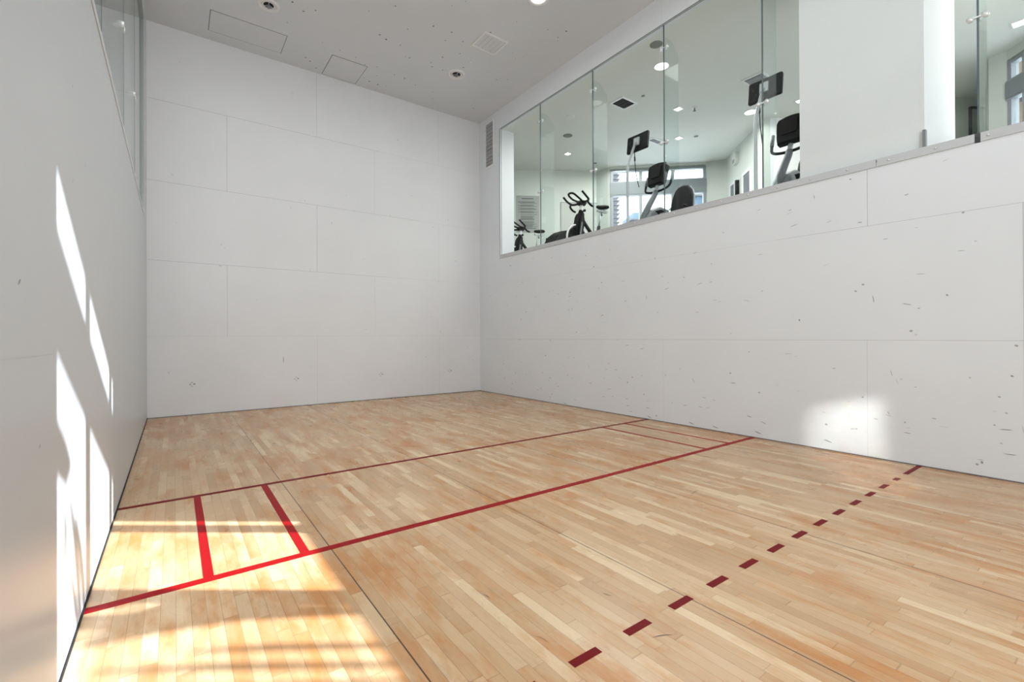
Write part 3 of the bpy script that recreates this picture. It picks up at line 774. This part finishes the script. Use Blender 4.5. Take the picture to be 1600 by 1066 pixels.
# ------------------------------------------------------------------ outside
b = MB(); b.box(-60,420,-300,420,-1.2,-1.0); struct(b.build('ground', m_conc), 'pale ground outside the building', 'ground')
def tower(name, cx, cy, rz, w, d, floors, fh, m, label, cat='building'):
    t = thing(name, label, cat, (cx,cy,-1), rz, 'buildings outside the windows')
    h = floors*fh
    b = MB(); b.box(-w/2,w/2,-d/2,d/2,0,h); b.build('tower_body', m, t)
    b = MB()
    for k in range(floors): b.box(-w/2-1.6,w/2+1.6,-d/2-1.6,d/2+1.6,k*fh,k*fh+.5)
    b.build('balcony_slabs', m_slab, t)
    b = MB(); b.box(-w*.3,w*.3,-d*.3,d*.3,h,h+1.2); b.build('roof_house', m, t)
def at(u, D):     # rough bearing of a far building, D metres out from the court
    k = (u-800)/726.3; return (.34+D*(.588+.809*k), -9.18+D*(.809-.588*k))
x, y = at(950, 330); tower('apartment_tower', x, y, -.63, 11, 14, 44, 3.0, m_tower, 'distant apartment tower with balcony slabs beyond the gym window')
x, y = at(992, 210); tower('apartment_block', x, y, -.5, 6, 14, 18, 3.1, m_blue, 'distant blue glass block low in the gym window')
x, y = at(1100, 150); tower('apartment_block', x, y, -.5, 12, 14, 15, 3.2, m_blue, 'distant pale blue block behind the black bike backrest')
x, y = at(1640, 30); tower('beige_building', x, y, .2, 10, 8, 8, 3.2, m_beige, 'beige building outside the slanted right window')

# unseen frame of beams and posts, added to throw slanted shadow on left wall
sx_, sy_, sz_ = -1.0, .75, -.59
def fp(yw):      # point on the frame line whose sun ray meets the left wall at y = yw
    x = (yw+14+4.313)/1.204; return x, -14+.454*(x-9.5)
t = thing('shadow_frame', 'tall unseen pale concrete pergola frame outside behind the court', 'blocker', (0,0,0))
p0, p1 = fp(-8.4), fp(-3.6); M, ln = lineM(p0,p1)
b = MB(); b.box(0,ln,-.06,.06,7.50,9.4,None,M); b.build('top_beam', m_conc, t)
b = MB(); b.box(0,ln,-.06,.06,6.83,7.24,None,M); b.build('middle_beam', m_conc, t)
for k in (0,1):
    b = MB(); b.box(ln*k-.15,ln*k+.15,-.15,.15,-1,9.4,None,M); b.build('post', m_conc, t)
# unseen palm, its fronds placed to cast leafy shadow on wall and floor
t = thing('shadow_palm', 'slender unseen palm outside, fronds shaped for their leaf shadow', 'palm tree', (9.0,-13.4,-1.0))
def wp(yw, zw, x=9.0): return Vector((x-9.0, (yw-.75*x)+13.4, zw+.59*x+1.0))
b = MB(); b.tube([wp(-7.3,-3.2),wp(-7.25,-1.5),wp(-7.2,.2)], [.09,.06], None, 10, None, 4); b.build('trunk', m_beige, t)
b = MB()
def leaf(pts, w):
    P = [wp(*p) for p in pts]; n = len(P)
    L_, R_ = [], []
    for i,p in enumerate(P):
        d = (P[min(i+1,n-1)]-P[max(i-1,0)]).normalized(); nn = Vector((0,-d.z,d.y)).normalized()
        ww = w*math.sin(PI*(i+.35)/(n+.1)); L_.append(p+nn*ww); R_.append(p-nn*ww)
    for i in range(n-1): b.quad([L_[i],L_[i+1],R_[i+1],R_[i]])
leaf([(-7.2,1.0),(-6.95,.95),(-6.75,.82),(-6.6,.72)], .07)
leaf([(-7.0,.86),(-6.8,.78),(-6.66,.70)], .05)
leaf([(-6.62,.62),(-6.5,.42),(-6.42,.2),(-6.32,-.1)], .045)
leaf([(-6.48,.5),(-6.36,.3),(-6.28,.12),(-6.22,-.1)], .05)
leaf([(-6.62,.35),(-6.5,.15),(-6.4,-.05)], .035)
leaf([(-6.74,.62),(-6.70,.5),(-6.72,.38)], .03)
leaf([(-6.6,-.02),(-6.4,-.12),(-6.2,-.26),(-6.12,-.55)], .09)
leaf([(-6.5,-.1),(-6.3,-.3),(-6.25,-.6)], .08)
leaf([(-6.62,-.22),(-6.58,-.4),(-6.56,-.62)], .03)
leaf([(-6.76,-.05),(-6.72,-.3),(-6.70,-.6)], .03)
leaf([(-6.86,-.15),(-6.84,-.4),(-6.8,-.62)], .02)
b.build('fronds', m_green, t)

# ------------------------------------------------------------------ light
def area(name, loc, target, sx, sy, power, color=(1,1,1), spread=None):
    l = bpy.data.lights.new(name, 'AREA'); l.shape = 'RECTANGLE'; l.size = sx; l.size_y = sy
    l.energy = power; l.color = color
    if spread is not None: l.spread = spread
    o = bpy.data.objects.new(name, l); COL.objects.link(o); o.location = loc
    o.rotation_euler = (Vector(target)-Vector(loc)).to_track_quat('-Z','Y').to_euler()
    return o
sl = bpy.data.lights.new('sun', 'SUN'); sl.energy = 17; sl.angle = math.radians(.3); sl.color = (.88,.94,1)
so = bpy.data.objects.new('sun', sl); COL.objects.link(so)
so.rotation_euler = Vector((sx_,sy_,sz_)).to_track_quat('-Z','Y').to_euler(); so.location = (12,-16,12)
area('court_back_fill', (1.9,-12.0,3.3), (4.6,-2,2.9), 3.4, 4.6, 250, (.946,.983,1))  # added soft fill in front of the solid back wall
area('court_ceiling_fill', (3.05,-5.2,6.1), (3.05,-5.2,0), 4.0, 7.0, 85, (.946,.983,1))  # added broad fill under the ceiling, apart from the downlights
area('lobby_fill', (-1.4,-5,5.7), (-1.4,-5,0), 1.2, 8.0, 90)  # added fill to lift the dark room behind the left glass
area('gym_south_fill', (8.2,-9.32,4.5), (8.2,0,4.3), 2.4, 1.8, 55, (.98,1,1))  # added fill to whiten the column side; the wall here is solid
area('gym_light', (8.6,-3.2,5.7), (8.6,-3.2,0), 3.2, 5.0, 215, (.98,1,.97))
area('sun_reflection_beam', (-.3,-11.0,4.0), (6.096,-7.25,-.12), .55, 1.1, 2.2, (1,.98,.94), math.radians(1.8))  # added narrow beam imitating sunlight mirrored by the left glass

w = bpy.data.worlds.new('sky'); S.world = w; w.use_nodes = True
nt = w.node_tree; bg = nt.nodes['Background']
tc = nt.nodes.new('ShaderNodeTexCoord'); sp = nt.nodes.new('ShaderNodeSeparateXYZ'); cr = nt.nodes.new('ShaderNodeValToRGB')
nt.links.new(tc.outputs['Generated'], sp.inputs[0]); nt.links.new(sp.outputs[2], cr.inputs[0]); nt.links.new(cr.outputs[0], bg.inputs[0])
cr.color_ramp.elements[0].color = (1,1,1,1); cr.color_ramp.elements[1].color = (.72,.86,1,1)
bg.inputs[1].default_value = 4.0

# ------------------------------------------------------------------ camera
cam = bpy.data.cameras.new('camera'); co = bpy.data.objects.new('camera', cam); COL.objects.link(co)
cam.sensor_width = 36; cam.lens = 726.32/1600*36; cam.shift_y = -8.99/1600; cam.clip_start = .02; cam.clip_end = 2000
co.matrix_world = Matrix.Translation((.3397,-9.1755,1.2537)) @ Matrix.Rotation(-.6288,4,'Z') @ Matrix.Rotation(PI/2+.0029,4,'X') @ Matrix.Rotation(-.0045,4,'Z')
S.camera = co
S.view_settings.view_transform = 'Standard'; S.view_settings.look = 'None'; S.view_settings.exposure = 0
S.cycles.use_denoising = True
S.cycles.max_bounces = 12; S.cycles.diffuse_bounces = 6; S.cycles.transparent_max_bounces = 24
S.cycles.sample_clamp_indirect = 6
